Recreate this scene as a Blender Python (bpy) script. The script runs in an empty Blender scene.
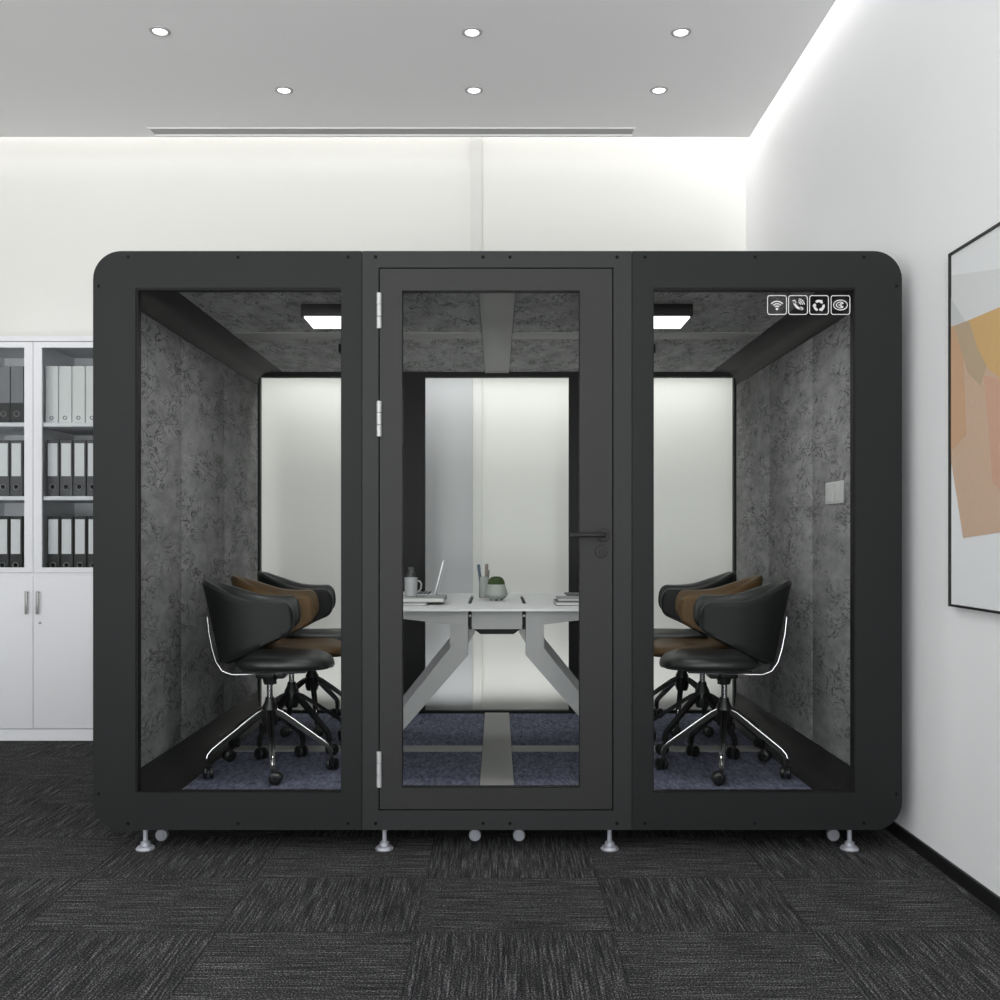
import bpy, bmesh, math, random
from mathutils import Vector, Matrix
random.seed(7)
C = bpy.context.scene.collection
PI = math.pi
EYE = 1.207          # eye height
CX, CY, F = 497.0, 536.0, 1000.0

def W(px, py, Y):    # measured pixel + known depth -> world X, Z
    return (px-CX)/F*Y, EYE-(py-CY)/F*Y

# ------------------------------------------------------------------ helpers
class MB:
    def __init__(s): s.bm = bmesh.new()
    def _mi(s, faces, mi):
        for f in faces: f.material_index = mi
    def box(s, x0, x1, y0, y1, z0, z1, mi=0, bev=0, seg=2):
        x0, x1 = sorted((x0, x1)); y0, y1 = sorted((y0, y1)); z0, z1 = sorted((z0, z1))
        b = bmesh.new()
        bmesh.ops.create_cube(b, size=1)
        for v in b.verts:
            v.co = Vector(((x0+x1)/2+v.co.x*(x1-x0), (y0+y1)/2+v.co.y*(y1-y0), (z0+z1)/2+v.co.z*(z1-z0)))
        if bev: bmesh.ops.bevel(b, geom=list(b.edges)+list(b.verts), offset=bev, segments=seg, affect='EDGES', profile=.5)
        s.merge(b, mi=mi); return s
    def merge(s, b, mi=0, M=None):
        vm = {}
        for v in b.verts: vm[v] = s.bm.verts.new(M @ v.co if M else v.co)
        for f in b.faces:
            try:
                nf = s.bm.faces.new([vm[v] for v in f.verts]); nf.material_index = mi if mi is not None else f.material_index
            except ValueError: pass
        b.free()
    def poly(s, pts, mi=0):
        f = s.bm.faces.new([s.bm.verts.new(p) for p in pts]); f.material_index = mi; return s
    def tube(s, pts, r, n=10, mi=0, cap=True):
        pts = [Vector(p) for p in pts]; rs = r if isinstance(r, (list, tuple)) else [r]*len(pts)
        rings = []; up = None
        for i, p in enumerate(pts):
            if i == 0: d = pts[1]-p
            elif i == len(pts)-1: d = p-pts[i-1]
            else: d = (pts[i+1]-p).normalized()+(p-pts[i-1]).normalized()
            d.normalize()
            if up is None:
                up = Vector((0, 0, 1)) if abs(d.z) < .9 else Vector((1, 0, 0))
            a = d.cross(up).normalized(); b = a.cross(d).normalized(); up = b
            rings.append([s.bm.verts.new(p+(a*math.cos(t)+b*math.sin(t))*rs[i]) for t in [2*PI*k/n for k in range(n)]])
        for i in range(len(rings)-1):
            for k in range(n):
                f = s.bm.faces.new([rings[i][k], rings[i][(k+1)%n], rings[i+1][(k+1)%n], rings[i+1][k]]); f.material_index = mi
        if cap:
            for ring in (rings[0][::-1], rings[-1]):
                f = s.bm.faces.new(ring); f.material_index = mi
        return s
    def lathe(s, prof, c=(0, 0, 0), n=28, mi=0, axis='z'):
        c = Vector(c); rings = []
        def P(r, h, t):
            a, b = r*math.cos(t), r*math.sin(t)
            return c+(Vector((a, b, h)) if axis == 'z' else Vector((a, h, b)) if axis == 'y' else Vector((h, a, b)))
        for r, h in prof:
            if r < 1e-6: rings.append([s.bm.verts.new(P(0, h, 0))])
            else: rings.append([s.bm.verts.new(P(r, h, 2*PI*k/n)) for k in range(n)])
        for A, B in zip(rings, rings[1:]):
            for k in range(n):
                k2 = (k+1) % n
                if len(A) == 1 and len(B) == 1: continue
                q = [A[0], B[k2], B[k]] if len(A) == 1 else [A[k], A[k2], B[0]] if len(B) == 1 else [A[k], A[k2], B[k2], B[k]]
                f = s.bm.faces.new(q); f.material_index = mi
        return s
    def plate(s, outer, holes=(), a=0, b=.02, axis='y', mi=0):
        """polygon with holes in a plane, extruded along axis from a to b"""
        t = bmesh.new(); edges = []
        def P(u, v, w):
            return Vector((u, w, v)) if axis == 'y' else Vector((u, v, w)) if axis == 'z' else Vector((w, u, v))
        for loop in [outer]+list(holes):
            vs = [t.verts.new(P(u, v, a)) for u, v in loop]
            for i in range(len(vs)): edges.append(t.edges.new((vs[i], vs[(i+1) % len(vs)])))
        bmesh.ops.triangle_fill(t, use_beauty=True, use_dissolve=False, edges=edges)
        r = bmesh.ops.extrude_face_region(t, geom=list(t.faces))
        d = P(0, 0, b)-P(0, 0, a)
        for g in r['geom']:
            if isinstance(g, bmesh.types.BMVert): g.co += d
        s.merge(t, mi=mi); return s
    def rotz(s, a):
        m = Matrix.Rotation(a, 3, 'Z')
        for v in s.bm.verts: v.co = m @ v.co
        return s
    def build(s, name, mat, parent=None, loc=(0, 0, 0), origin=None, mirror=False, smooth=32, subsurf=0, fix=True):
        bm = s.bm
        if mirror:
            for v in bm.verts: v.co.x = -v.co.x
        if origin is not None:
            for v in bm.verts: v.co -= Vector(origin)
        if fix: bmesh.ops.recalc_face_normals(bm, faces=bm.faces)
        for f in bm.faces: f.smooth = True
        for e in bm.edges:
            if len(e.link_faces) == 2 and e.calc_face_angle(0) > math.radians(smooth): e.smooth = False
        me = bpy.data.meshes.new(name); bm.to_mesh(me); bm.free()
        for m in (mat if isinstance(mat, (list, tuple)) else [mat]): me.materials.append(m)
        o = bpy.data.objects.new(name, me); C.objects.link(o)
        if parent: o.parent = parent
        o.location = loc
        if subsurf:
            md = o.modifiers.new('sub', 'SUBSURF'); md.levels = subsurf; md.render_levels = subsurf
        return o

def tag(o, label=None, cat=None, group=None, kind=None):
    if label: o['label'] = label
    if cat: o['category'] = cat
    if group: o['group'] = group
    if kind: o['kind'] = kind
    return o
def thing(name, label, cat, loc, group=None):
    o = bpy.data.objects.new(name, None); o.empty_display_size = .1; C.objects.link(o); o.location = loc
    return tag(o, label, cat, group)
def rrect(x0, x1, z0, z1, r, n=8):
    p = []
    for cx, cz, a in ((x1-r, z1-r, 0), (x0+r, z1-r, 90), (x0+r, z0+r, 180), (x1-r, z0+r, 270)):
        for k in range(n+1):
            t = math.radians(a+90*k/n); p.append((cx+r*math.cos(t), cz+r*math.sin(t)))
    return p
def rect(x0, x1, z0, z1): return [(x0, z0), (x1, z0), (x1, z1), (x0, z1)]

# ------------------------------------------------------------------ materials
def srgb(*c):
    f = lambda v: (v/255/12.92) if v/255 <= .04045 else ((v/255+.055)/1.055)**2.4
    if len(c) == 1: c = c*3
    return tuple(f(v) for v in c)+(1,)
def mat(name, col, rough=.5, metal=0, spec=.5, emit=None, es=0, bump=0, bscale=200, vary=0, vscale=3):
    m = bpy.data.materials.new(name); m.use_nodes = True
    nt = m.node_tree; b = nt.nodes['Principled BSDF']
    b.inputs['Base Color'].default_value = col
    b.inputs['Roughness'].default_value = rough; b.inputs['Metallic'].default_value = metal
    b.inputs['Specular IOR Level'].default_value = spec
    if emit: b.inputs['Emission Color'].default_value = emit; b.inputs['Emission Strength'].default_value = es
    tc = nt.nodes.new('ShaderNodeTexCoord')
    if bump:
        n = nt.nodes.new('ShaderNodeTexNoise'); n.inputs['Scale'].default_value = bscale; n.inputs['Detail'].default_value = 2
        bp = nt.nodes.new('ShaderNodeBump'); bp.inputs['Strength'].default_value = bump; bp.inputs['Distance'].default_value = .002
        nt.links.new(tc.outputs['Object'], n.inputs['Vector']); nt.links.new(n.outputs['Fac'], bp.inputs['Height'])
        nt.links.new(bp.outputs['Normal'], b.inputs['Normal'])
    if vary:
        n = nt.nodes.new('ShaderNodeTexNoise'); n.inputs['Scale'].default_value = vscale; n.inputs['Detail'].default_value = 3
        r = nt.nodes.new('ShaderNodeMapRange'); r.inputs['To Min'].default_value = 1-vary; r.inputs['To Max'].default_value = 1+vary
        mx = nt.nodes.new('ShaderNodeVectorMath'); mx.operation = 'SCALE'; mx.inputs[0].default_value = col[:3]
        nt.links.new(tc.outputs['Object'], n.inputs['Vector']); nt.links.new(n.outputs['Fac'], r.inputs['Value'])
        nt.links.new(r.outputs['Result'], mx.inputs['Scale']); nt.links.new(mx.outputs['Vector'], b.inputs['Base Color'])
    return m
def glass_mat(name, tint=(1, 1, 1, 1), refl=.03):
    m = bpy.data.materials.new(name); m.use_nodes = True; nt = m.node_tree; nt.nodes.clear()
    o = nt.nodes.new('ShaderNodeOutputMaterial'); t = nt.nodes.new('ShaderNodeBsdfTransparent'); g = nt.nodes.new('ShaderNodeBsdfGlossy')
    x = nt.nodes.new('ShaderNodeMixShader'); t.inputs[0].default_value = tint; g.inputs['Roughness'].default_value = .02
    lw = nt.nodes.new('ShaderNodeLayerWeight'); pw = nt.nodes.new('ShaderNodeMath'); pw.operation = 'POWER'; pw.inputs[1].default_value = 4
    ml = nt.nodes.new('ShaderNodeMath'); ml.operation = 'MULTIPLY'; ml.inputs[1].default_value = refl*12
    nt.links.new(lw.outputs['Facing'], pw.inputs[0]); nt.links.new(pw.outputs[0], ml.inputs[0]); nt.links.new(ml.outputs[0], x.inputs[0])
    nt.links.new(t.outputs[0], x.inputs[1]); nt.links.new(g.outputs[0], x.inputs[2]); nt.links.new(x.outputs[0], o.inputs[0])
    return m
def felt_mat(name, c0, c1, dark):
    m = bpy.data.materials.new(name); m.use_nodes = True; nt = m.node_tree; b = nt.nodes['Principled BSDF']; N = nt.nodes.new; L = nt.links.new
    b.inputs['Roughness'].default_value = .95; b.inputs['Specular IOR Level'].default_value = .1
    tc = N('ShaderNodeTexCoord')
    n1 = N('ShaderNodeTexNoise'); n1.inputs['Scale'].default_value = 13; n1.inputs['Detail'].default_value = 6; n1.inputs['Roughness'].default_value = .7
    r1 = N('ShaderNodeValToRGB'); r1.color_ramp.elements[0].position = .3; r1.color_ramp.elements[1].position = .72
    r1.color_ramp.elements[0].color = c0; r1.color_ramp.elements[1].color = c1
    n2 = N('ShaderNodeTexNoise'); n2.inputs['Scale'].default_value = 14; n2.inputs['Detail'].default_value = 4; n2.inputs['Roughness'].default_value = .65; n2.inputs['Distortion'].default_value = 1.6
    r2 = N('ShaderNodeValToRGB'); e = r2.color_ramp.elements
    e[0].position = .465; e[0].color = (0, 0, 0, 1); e[1].position = .535; e[1].color = (0, 0, 0, 1)
    q = e.new(.5); q.color = (1, 1, 1, 1)
    n3 = N('ShaderNodeTexNoise'); n3.inputs['Scale'].default_value = 10; n3.inputs['Detail'].default_value = 2
    r3 = N('ShaderNodeMapRange'); r3.inputs['From Min'].default_value = .40; r3.inputs['From Max'].default_value = .55
    mu = N('ShaderNodeMath'); mu.operation = 'MULTIPLY'
    mx = N('ShaderNodeMix'); mx.data_type = 'RGBA'; mx.inputs['B'].default_value = dark
    mp = N('ShaderNodeMapping'); mp.inputs['Scale'].default_value = (1, .42, 1); L(tc.outputs['Object'], mp.inputs['Vector'])
    for n in (n1, n2, n3): L(mp.outputs[0], n.inputs['Vector'])
    L(n1.outputs['Fac'], r1.inputs[0]); L(n2.outputs['Fac'], r2.inputs[0]); L(n3.outputs['Fac'], r3.inputs['Value'])
    L(r2.outputs['Color'], mu.inputs[0]); L(r3.outputs['Result'], mu.inputs[1])
    L(mu.outputs[0], mx.inputs['Factor']); L(r1.outputs['Color'], mx.inputs['A']); L(mx.outputs['Result'], b.inputs['Base Color'])
    return m
def carpet_tile_mat():
    m = bpy.data.materials.new('carpet_tiles'); m.use_nodes = True; nt = m.node_tree; b = nt.nodes['Principled BSDF']; N = nt.nodes.new; L = nt.links.new
    b.inputs['Roughness'].default_value = 1; b.inputs['Specular IOR Level'].default_value = .05
    tc = N('ShaderNodeTexCoord'); sp = N('ShaderNodeSeparateXYZ'); L(tc.outputs['Object'], sp.inputs[0])
    def M(op, a, c=None):
        n = N('ShaderNodeMath'); n.operation = op
        for i, v in enumerate((a, c)):
            if v is None: continue
            if isinstance(v, (int, float)): n.inputs[i].default_value = v
            else: L(v, n.inputs[i])
        return n.outputs[0]
    u = M('DIVIDE', M('ADD', sp.outputs['X'], .25+30*.605), .605); v = M('DIVIDE', M('ADD', sp.outputs['Y'], -3.05+.48*30), .48)
    fu, fv = M('FLOOR', u), M('FLOOR', v); par = M('MODULO', M('ADD', M('ADD', fu, fv), 1), 2)   # 0 / 1
    ru, rv = M('FRACT', u), M('FRACT', v)
    edge = M('MINIMUM', M('MINIMUM', ru, M('SUBTRACT', 1, ru)), M('MINIMUM', rv, M('SUBTRACT', 1, rv)))
    seam = M('LESS_THAN', edge, .006)
    def streak(sx, sy, off):
        mp = N('ShaderNodeCombineXYZ')
        L(M('ADD', M('MULTIPLY', sp.outputs['X'], sx), M('MULTIPLY', fu, off)), mp.inputs[0])
        L(M('ADD', M('MULTIPLY', sp.outputs['Y'], sy), M('MULTIPLY', fv, off)), mp.inputs[1])
        n = N('ShaderNodeTexNoise'); n.inputs['Scale'].default_value = 1; n.inputs['Detail'].default_value = 3; n.inputs['Roughness'].default_value = .75
        L(mp.outputs[0], n.inputs['Vector']); return n.outputs['Fac']
    a = streak(140, 4.5, 3.7); c = streak(4.5, 160, 5.1)
    mix = N('ShaderNodeMix'); mix.data_type = 'FLOAT'; L(par, mix.inputs[0]); L(a, mix.inputs[2]); L(c, mix.inputs[3])
    fine = N('ShaderNodeTexNoise'); fine.inputs['Scale'].default_value = 210; fine.inputs['Detail'].default_value = 2; L(tc.outputs['Object'], fine.inputs['Vector'])
    s_ = M('ADD', mix.outputs[0], M('MULTIPLY', M('SUBTRACT', fine.outputs["Fac"], .5), 1.25))
    s_ = M('ADD', s_, M('MULTIPLY', par, .012))
    cr = N('ShaderNodeValToRGB'); L(s_, cr.inputs[0]); e = cr.color_ramp.elements
    e[0].position = .34; e[0].color = srgb(32, 32, 33); e[1].position = .8; e[1].color = srgb(140, 139, 140)
    k = e.new(.54); k.color = srgb(56, 56, 57); k2 = e.new(.64); k2.color = srgb(80, 80, 81)
    mx = N('ShaderNodeMix'); mx.data_type = 'RGBA'; L(M('MULTIPLY', seam, .35), mx.inputs[0]); L(cr.outputs[0], mx.inputs['A']); mx.inputs['B'].default_value = srgb(22)
    L(mx.outputs['Result'], b.inputs['Base Color'])
    bp = N('ShaderNodeBump'); bp.inputs['Strength'].default_value = .5; bp.inputs['Distance'].default_value = .003; L(s_, bp.inputs['Height']); L(bp.outputs[0], b.inputs['Normal'])
    return m
def booth_carpet_mat():
    m = bpy.data.materials.new('blue_grey_carpet'); m.use_nodes = True; nt = m.node_tree; b = nt.nodes['Principled BSDF']; N = nt.nodes.new; L = nt.links.new
    b.inputs['Roughness'].default_value = 1; b.inputs['Specular IOR Level'].default_value = .05
    tc = N('ShaderNodeTexCoord'); mp = N('ShaderNodeMapping'); mp.inputs['Rotation'].default_value = (0, 0, .5); mp.inputs['Scale'].default_value = (70, 22, 20)
    n = N('ShaderNodeTexNoise'); n.inputs['Scale'].default_value = 1; n.inputs['Detail'].default_value = 4; n.inputs['Roughness'].default_value = .7
    cr = N('ShaderNodeValToRGB'); e = cr.color_ramp.elements
    e[0].position = .3; e[0].color = srgb(60, 62, 76); e[1].position = .72; e[1].color = srgb(128, 131, 150)
    L(tc.outputs['Object'], mp.inputs[0]); L(mp.outputs[0], n.inputs[0]); L(n.outputs[0], cr.inputs[0]); L(cr.outputs[0], b.inputs['Base Color'])
    return m

M_wall = mat('wall_paint', srgb(222, 222, 218), .9, spec=.2, vary=.015, vscale=.8)
M_wallr = mat('side_wall_paint', srgb(236, 237, 238), .85, spec=.2, vary=.02, vscale=1.2)
M_ceil = mat('ceiling_paint', srgb(243, 243, 243), .95, spec=.1)
M_slot = mat('diffuser_slot', srgb(178), .8)
M_trimw = mat('pale_trim', srgb(213, 213, 210), .9, spec=.2)
M_trimg = mat('grey_wall_panel', srgb(184, 185, 187), .8, spec=.2, vary=.03, vscale=1.5)
M_black = mat('black_skirting', srgb(18), .5)
M_floor = carpet_tile_mat()
M_surr = mat('door_surround_metal', srgb(34, 36, 36), .6, spec=.3, bump=.05, bscale=600)
M_frame = mat('anthracite_metal', srgb(27, 29, 29), .6, spec=.2, bump=.05, bscale=600)
M_side = mat('anthracite_shell', srgb(24, 30, 32), .5, spec=.35)
M_door = mat('door_metal', srgb(38, 38, 38), .6, spec=.3, bump=.05, bscale=600)
M_inner = mat('black_inner_metal', srgb(26, 26, 26), .6, spec=.3)
M_gask = mat('black_gasket', srgb(20), .6, spec=.2)
M_screw = mat('dark_screw', srgb(8), .6, spec=.1)
M_felt = felt_mat('marbled_felt', srgb(110), srgb(146), srgb(62))
M_feltc = felt_mat('marbled_felt_ceiling', srgb(126), srgb(166), srgb(66))
M_strip = mat('grey_metal_strip', srgb(140, 140, 138), .6, spec=.3)
M_bcarpet = booth_carpet_mat()
M_glass = glass_mat('window_glass', (.995, 1, .995, 1), .02)
M_cglass = glass_mat('cabinet_glass', (.93, .94, .94, 1), .05)
M_hinge = mat('satin_hinge', srgb(176, 177, 177), .45, metal=.2)
M_handle = mat('dark_handle', srgb(36), .6, metal=0, spec=.3)
M_lamp = mat('lamp_diffuser', srgb(240), .6, emit=(1, 1, 1, 1), es=2.2)
M_down = mat('downlight_diffuser', srgb(250), .5, emit=(1, 1, 1, 1), es=3.0)
M_downring = mat('downlight_ring', srgb(170), .4)
M_icon = mat('white_decal', srgb(196), .6)
M_switch = mat('grey_switch', srgb(176), .5)
M_foot = mat('levelling_foot_metal', srgb(178, 180, 188), .35, metal=.5)
M_chrome = mat('chrome', (.55, .55, .56, 1), .16, metal=1)
M_bplast = mat('black_plastic', srgb(24), .4)
M_leather = mat('black_leather', srgb(36, 38, 38), .42, spec=.5, bump=.15, bscale=180)
M_shell = mat('black_chair_shell', srgb(25, 26, 26), .6, spec=.3)
M_brown = mat('brown_leather', srgb(86, 66, 40), .5, spec=.4, bump=.15, bscale=180)
M_brownsh = mat('brown_chair_shell', srgb(92, 70, 42), .55, spec=.3)
M_table = mat('pale_laminate', srgb(208, 210, 210), .5, spec=.3, vary=.03, vscale=20)
M_tleg = mat('grey_table_metal', srgb(148, 149, 149), .5, spec=.3)
M_cab = mat('white_cabinet', srgb(226, 227, 230), .5, spec=.3)
M_cabin = mat('cabinet_inside', srgb(235, 236, 238), .8)
M_cabgap = mat('cabinet_gap', srgb(120), .8)
M_steel = mat('brushed_handle', srgb(150), .35, metal=.6)
M_bl = mat('light_file', srgb(222, 223, 222), .7)
M_bd = mat('dark_file', srgb(92, 92, 93), .7)
M_bdd = mat('black_file', srgb(62, 62, 62), .7)
M_bm = mat('mid_file', srgb(128, 129, 132), .7)
M_bw = mat('file_label', srgb(226, 227, 228), .7)
M_pot = mat('stone_pot', srgb(142, 147, 143), .7)
M_mug = mat('pale_mug', srgb(150, 152, 154), .4)
M_green = mat('succulent_green', srgb(48, 64, 30), .9, vary=.5, vscale=60)
M_soil = mat('soil', srgb(50, 42, 34), .9)
M_paper = mat('book_pages', srgb(205, 204, 202), .8)
M_cover = mat('book_cover', srgb(140, 142, 144), .6)
M_coverd = mat('dark_cover', srgb(70, 72, 74), .6)
M_penb = mat('blue_grey_pen', srgb(70, 84, 100), .5)
M_peng = mat('grey_pencil', srgb(120, 112, 104), .6)
M_alu = mat('laptop_aluminium', srgb(205, 207, 210), .35, metal=.4)
M_screen = mat('laptop_screen', srgb(150, 152, 155), .3)
M_tumb = mat('dark_tumbler', srgb(60, 62, 62), .5)

# ------------------------------------------------------------------ room
WX, WL, WY, YB = 1.61, -5.2, 6.47, -2.2
CZ = 3.607; EX, EY = 1.52, 6.015; TOP = 4.0
def struct(o): return tag(o, kind='structure')
struct(MB().box(WL, WX, YB, WY, -.1, 0).build('floor', M_floor))
struct(MB().box(WL-.1, WX+.1, WY, WY+.1, -.1, TOP).build('wall_back', M_wall))
struct(MB().box(WX, WX+.1, YB, WY, -.1, TOP).build('wall_right', M_wallr))
struct(MB().box(WL-.1, WL, YB, WY, -.1, TOP).build('wall_left', M_wall))
cb = MB()
sx0, sz = W(152, 132, 1)[0], 0
SX0, SX1, SY0, SY1 = -2.06, .818, 5.875, 5.995
cb.plate(rect(WL, EX, YB, EY), [rect(SX0, SX1, SY0, SY1)], CZ, CZ+.03, axis='z')
struct(cb.build('ceiling', M_ceil))
struct(MB().box(WL, WX+.1, YB, WY+.1, TOP, TOP+.1).build('trim_1', M_ceil))       # upper slab above the cove
struct(MB().box(WX-.012, WX, YB, WY, 0, .053, bev=.003).build('baseboard_right', M_black))
struct(MB().box(WL, WX-.012, WY-.012, WY, 0, .053, bev=.003).build('baseboard_back', M_black))
struct(MB().box(*[(p-CX)/F*(WY-.02) for p in (470.5, 482)], WY-.02, WY-.0005, .053, TOP-.001).build('trim_2', M_trimw))   # pilaster strip
struct(MB().box(-.56, -.157, WY-.03, WY-.0005, .053, 2.62).build('trim_3', M_trimg))   # grey panel on the back wall
# air slot
av = thing('air_diffuser', 'long narrow grey slot air diffuser set in the ceiling before the back wall', 'air vent', (0, 5.93, CZ))
g = MB().plate(rect(SX0+.002, SX1-.002, SY0+.002, SY1-.002), [rect(SX0+.012, SX1-.012, SY0+.012, SY1-.012)], CZ-.004, CZ+.03, axis='z')
g.build('frame', M_ceil, av, origin=(0, 5.93, CZ))
g = MB().box(SX0+.012, SX1-.012, SY0+.012, SY1-.012, CZ+.022, CZ+.03)
for k in range(3):
    y = SY0+.014+k*.031; g.box(SX0+.012, SX1-.012, y, y+.029, CZ+.002, CZ+.006)
g.build('louvre', M_slot, av, origin=(0, 5.93, CZ))
# downlights
dl = [(160, 31, 'left of the front row'), (472, 32, 'middle of the front row'), (681, 32, 'right of the front row'),
      (284, 90, 'left of the row nearer the back wall'), (474, 90, 'middle of the row nearer the back wall'), (659, 90, 'right of the row nearer the back wall')]
for px, py, wh in dl:
    Y = (CZ-EYE)*F/(CY-py); X = (px-CX)/F*Y
    t = thing('downlight', 'small round recessed ceiling downlight, '+wh, 'ceiling light', (X, Y, CZ), 'recessed ceiling downlights')
    MB().lathe([(.033, -.001), (.036, -.006), (.047, -.004), (.049, 0), (.033, 0), (.033, -.001)]).build('ring', M_downring, t)
    MB().lathe([(0, -.003), (.031, -.003), (.033, 0), (0, 0)]).build('diffuser', M_down, t)
# picture on the right wall
pt = thing('framed_picture', 'abstract print of tan and ochre shapes, thin black frame, on the right wall', 'picture', (WX, 3.06, .957))
PY0, PY1, PZ0, PZ1 = 2.50, 3.512, .961, 2.197
org = (WX, 3.06, .957)
MB().plate(rect(PY0, PY1, PZ0, PZ1), [rect(PY0+.008, PY1-.008, PZ0+.008, PZ1-.008)], WX-.026, WX-.001, axis='x').build('frame', M_black, pt, origin=org)
art = [mat('art_paper', srgb(226, 228, 229), .8), mat('art_pale_grey', srgb(214, 216, 216), .8), mat('art_tan', srgb(198, 171, 148), .85, vary=.05, vscale=40),
       mat('art_ochre', srgb(203, 168, 114), .85, vary=.04, vscale=30), mat('art_pink', srgb(200, 160, 138), .85, vary=.04, vscale=30),
       mat('art_umber', srgb(180, 160, 134), .85), mat('art_peach', srgb(196, 160, 128), .85, vary=.05, vscale=30), mat('art_grey', srgb(197, 201, 200), .85)]
a = MB().box(WX-.018, WX-.002, PY0+.008, PY1-.008, PZ0+.008, PZ1-.008)
def flat(pts, mi, lay):
    x = WX-.018-.0006*lay
    a.poly([(x, min(y-.052, PY1-.0085), z) for y, z in pts], mi)
L_ = PY1+.052-.009
flat([(L_, 2.12), (3.2, 2.05), (2.9, 2.08), (2.56, 1.98), (2.56, 1.85), (L_, 1.85)], 1, 1)
flat([(L_, 1.94), (3.2, 1.925), (2.85, 1.93), (2.75, 1.24), (3.2, 1.22), (3.465, 1.2), (L_, 1.47)], 2, 2)
flat([(L_, 1.94), (3.47, 1.935), (3.44, 1.55), (L_, 1.50)], 6, 3)
flat([(L_, 2.04), (3.44, 1.93), (3.53, 1.94), (L_, 1.94)], 7, 3)
flat([(3.53, 1.938), (3.42, 1.934), (3.30, 1.76), (3.34, 1.70), (3.43, 1.76)], 5, 4)
flat([(3.42, 1.934), (3.2, 1.93), (2.85, 1.93), (2.87, 1.8), (2.98, 1.72), (3.1, 1.69), (3.2, 1.70), (3.29, 1.75), (3.36, 1.83)], 3, 5)
flat([(3.315, 1.73), (3.2, 1.70), (3.0, 1.70), (2.95, 1.4), (3.2, 1.34), (3.26, 1.38)], 4, 4)
for f in a.bm.faces:
    if len(f.verts) > 4 or f.material_index: 
        f.normal_update()
        if f.normal.x > 0: f.normal_flip()
pr = a.build('print', art, pt, origin=org, smooth=20, fix=False)
for f in pr.data.polygons: f.use_smooth = False

# ------------------------------------------------------------------ cabinet
YC = 5.89
def cp(px, py): return W(px, py, YC)
UX0, UX1 = cp(-45, 0)[0], cp(111, 0)[0]; UM = cp(33, 0)[0]
ZT = cp(0, 336)[1]
cab = thing('filing_cabinet', 'tall white office cabinet with glazed upper doors full of box files and solid lower doors', 'cabinet', ((UX0+UX1)/2, YC+.3, 0))
co = (((UX0+UX1)/2), YC+.3, 0)
YCB = 6.455
z730 = cp(0, 729)[1]; z577 = cp(0, 576)[1]; z343 = cp(0, 341.5)[1]
c = MB()
c.box(UX0, UX0+.018, YC+.02, YCB, 0, ZT); c.box(UX1-.018, UX1, YC+.02, YCB, 0, ZT)
c.box(UX0, UX1, YC, YCB, z343+.002, ZT, bev=.002)
c.box(UX0+.018, UX1-.018, YC+.02, YCB, z577-.02, z577)
c.box(UX0, UX1, YC+.004, YC+.02, z577-.003, cp(0, 573)[1])
c.box(UX0, UX1, YC+.002, YCB, .001, z730-.002)
c.box(UM-.009, UM+.009, YC+.022, YCB, z577, z343)
c.build('carcass', M_cab, cab, origin=co)
MB().box(UX0+.018, UX1-.018, YCB-.012, YCB-.002, z730, z343).box(UX0+.0185, UX0+.02, YC+.03, YCB-.012, z577, z343).box(UX1-.02, UX1-.0185, YC+.03, YCB-.012, z577, z343).box(UM-.011, UM+.011, YC+.03, YCB-.012, z577, z343).build('back_panel', M_cabin, cab, origin=co)
shelfz = [cp(0, 422)[1], cp(0, 496)[1]]
for z in shelfz:
    MB().box(UX0+.021, UX1-.021, YC+.024, YCB-.013, z-.024, z, bev=.002).build('shelf', M_cab, cab, origin=co)
for x0, x1, hx in ((UX0, UM-.0015, 28), (UM+.0015, UX1, 39)):
    gx0 = x0+.050; gx1 = x1-.050
    zt, zb = cp(0, 342)[1], cp(0, 573)[1]+.002
    gz1, gz0 = cp(0, 347.5)[1], cp(0, 567.5)[1]
    d = MB().plate(rect(x0, x1, zb, zt), [rect(gx0, gx1, gz0, gz1)], YC, YC+.018).build('glass_door', M_cab, cab, origin=co)
    MB().box(gx0-.004, gx1+.004, YC+.008, YC+.012, gz0-.004, gz1+.004).build('pane', M_cglass, d)
    for o in d.children:
        for v in o.data.vertices: v.co -= Vector(co)
    d2 = MB().box(x0, x1, YC, YC+.018, z730+.002, z577-.002, bev=.0015).build('lower_door', M_cab, cab, origin=co)
    hX = cp(hx, 0)[0]; z1, z2 = cp(0, 591)[1], cp(0, 614)[1]
    h = MB().tube([(hX, YC-.002, z1-.008), (hX, YC-.022, z1-.008), (hX, YC-.022, z2+.008), (hX, YC-.002, z2+.008)], .004)
    h.box(hX-.007, hX+.007, YC-.03, YC-.02, z2, z1, bev=.002).build('handle', M_steel, d2, origin=co)
    if hx == 39:
        lx, lz = cp(40, 623); MB().lathe([(0, -.004), (.007, -.004), (.008, 0), (0, 0)], (lx, YC, lz), axis='y').build('lock', M_steel, d2, origin=co)
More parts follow.
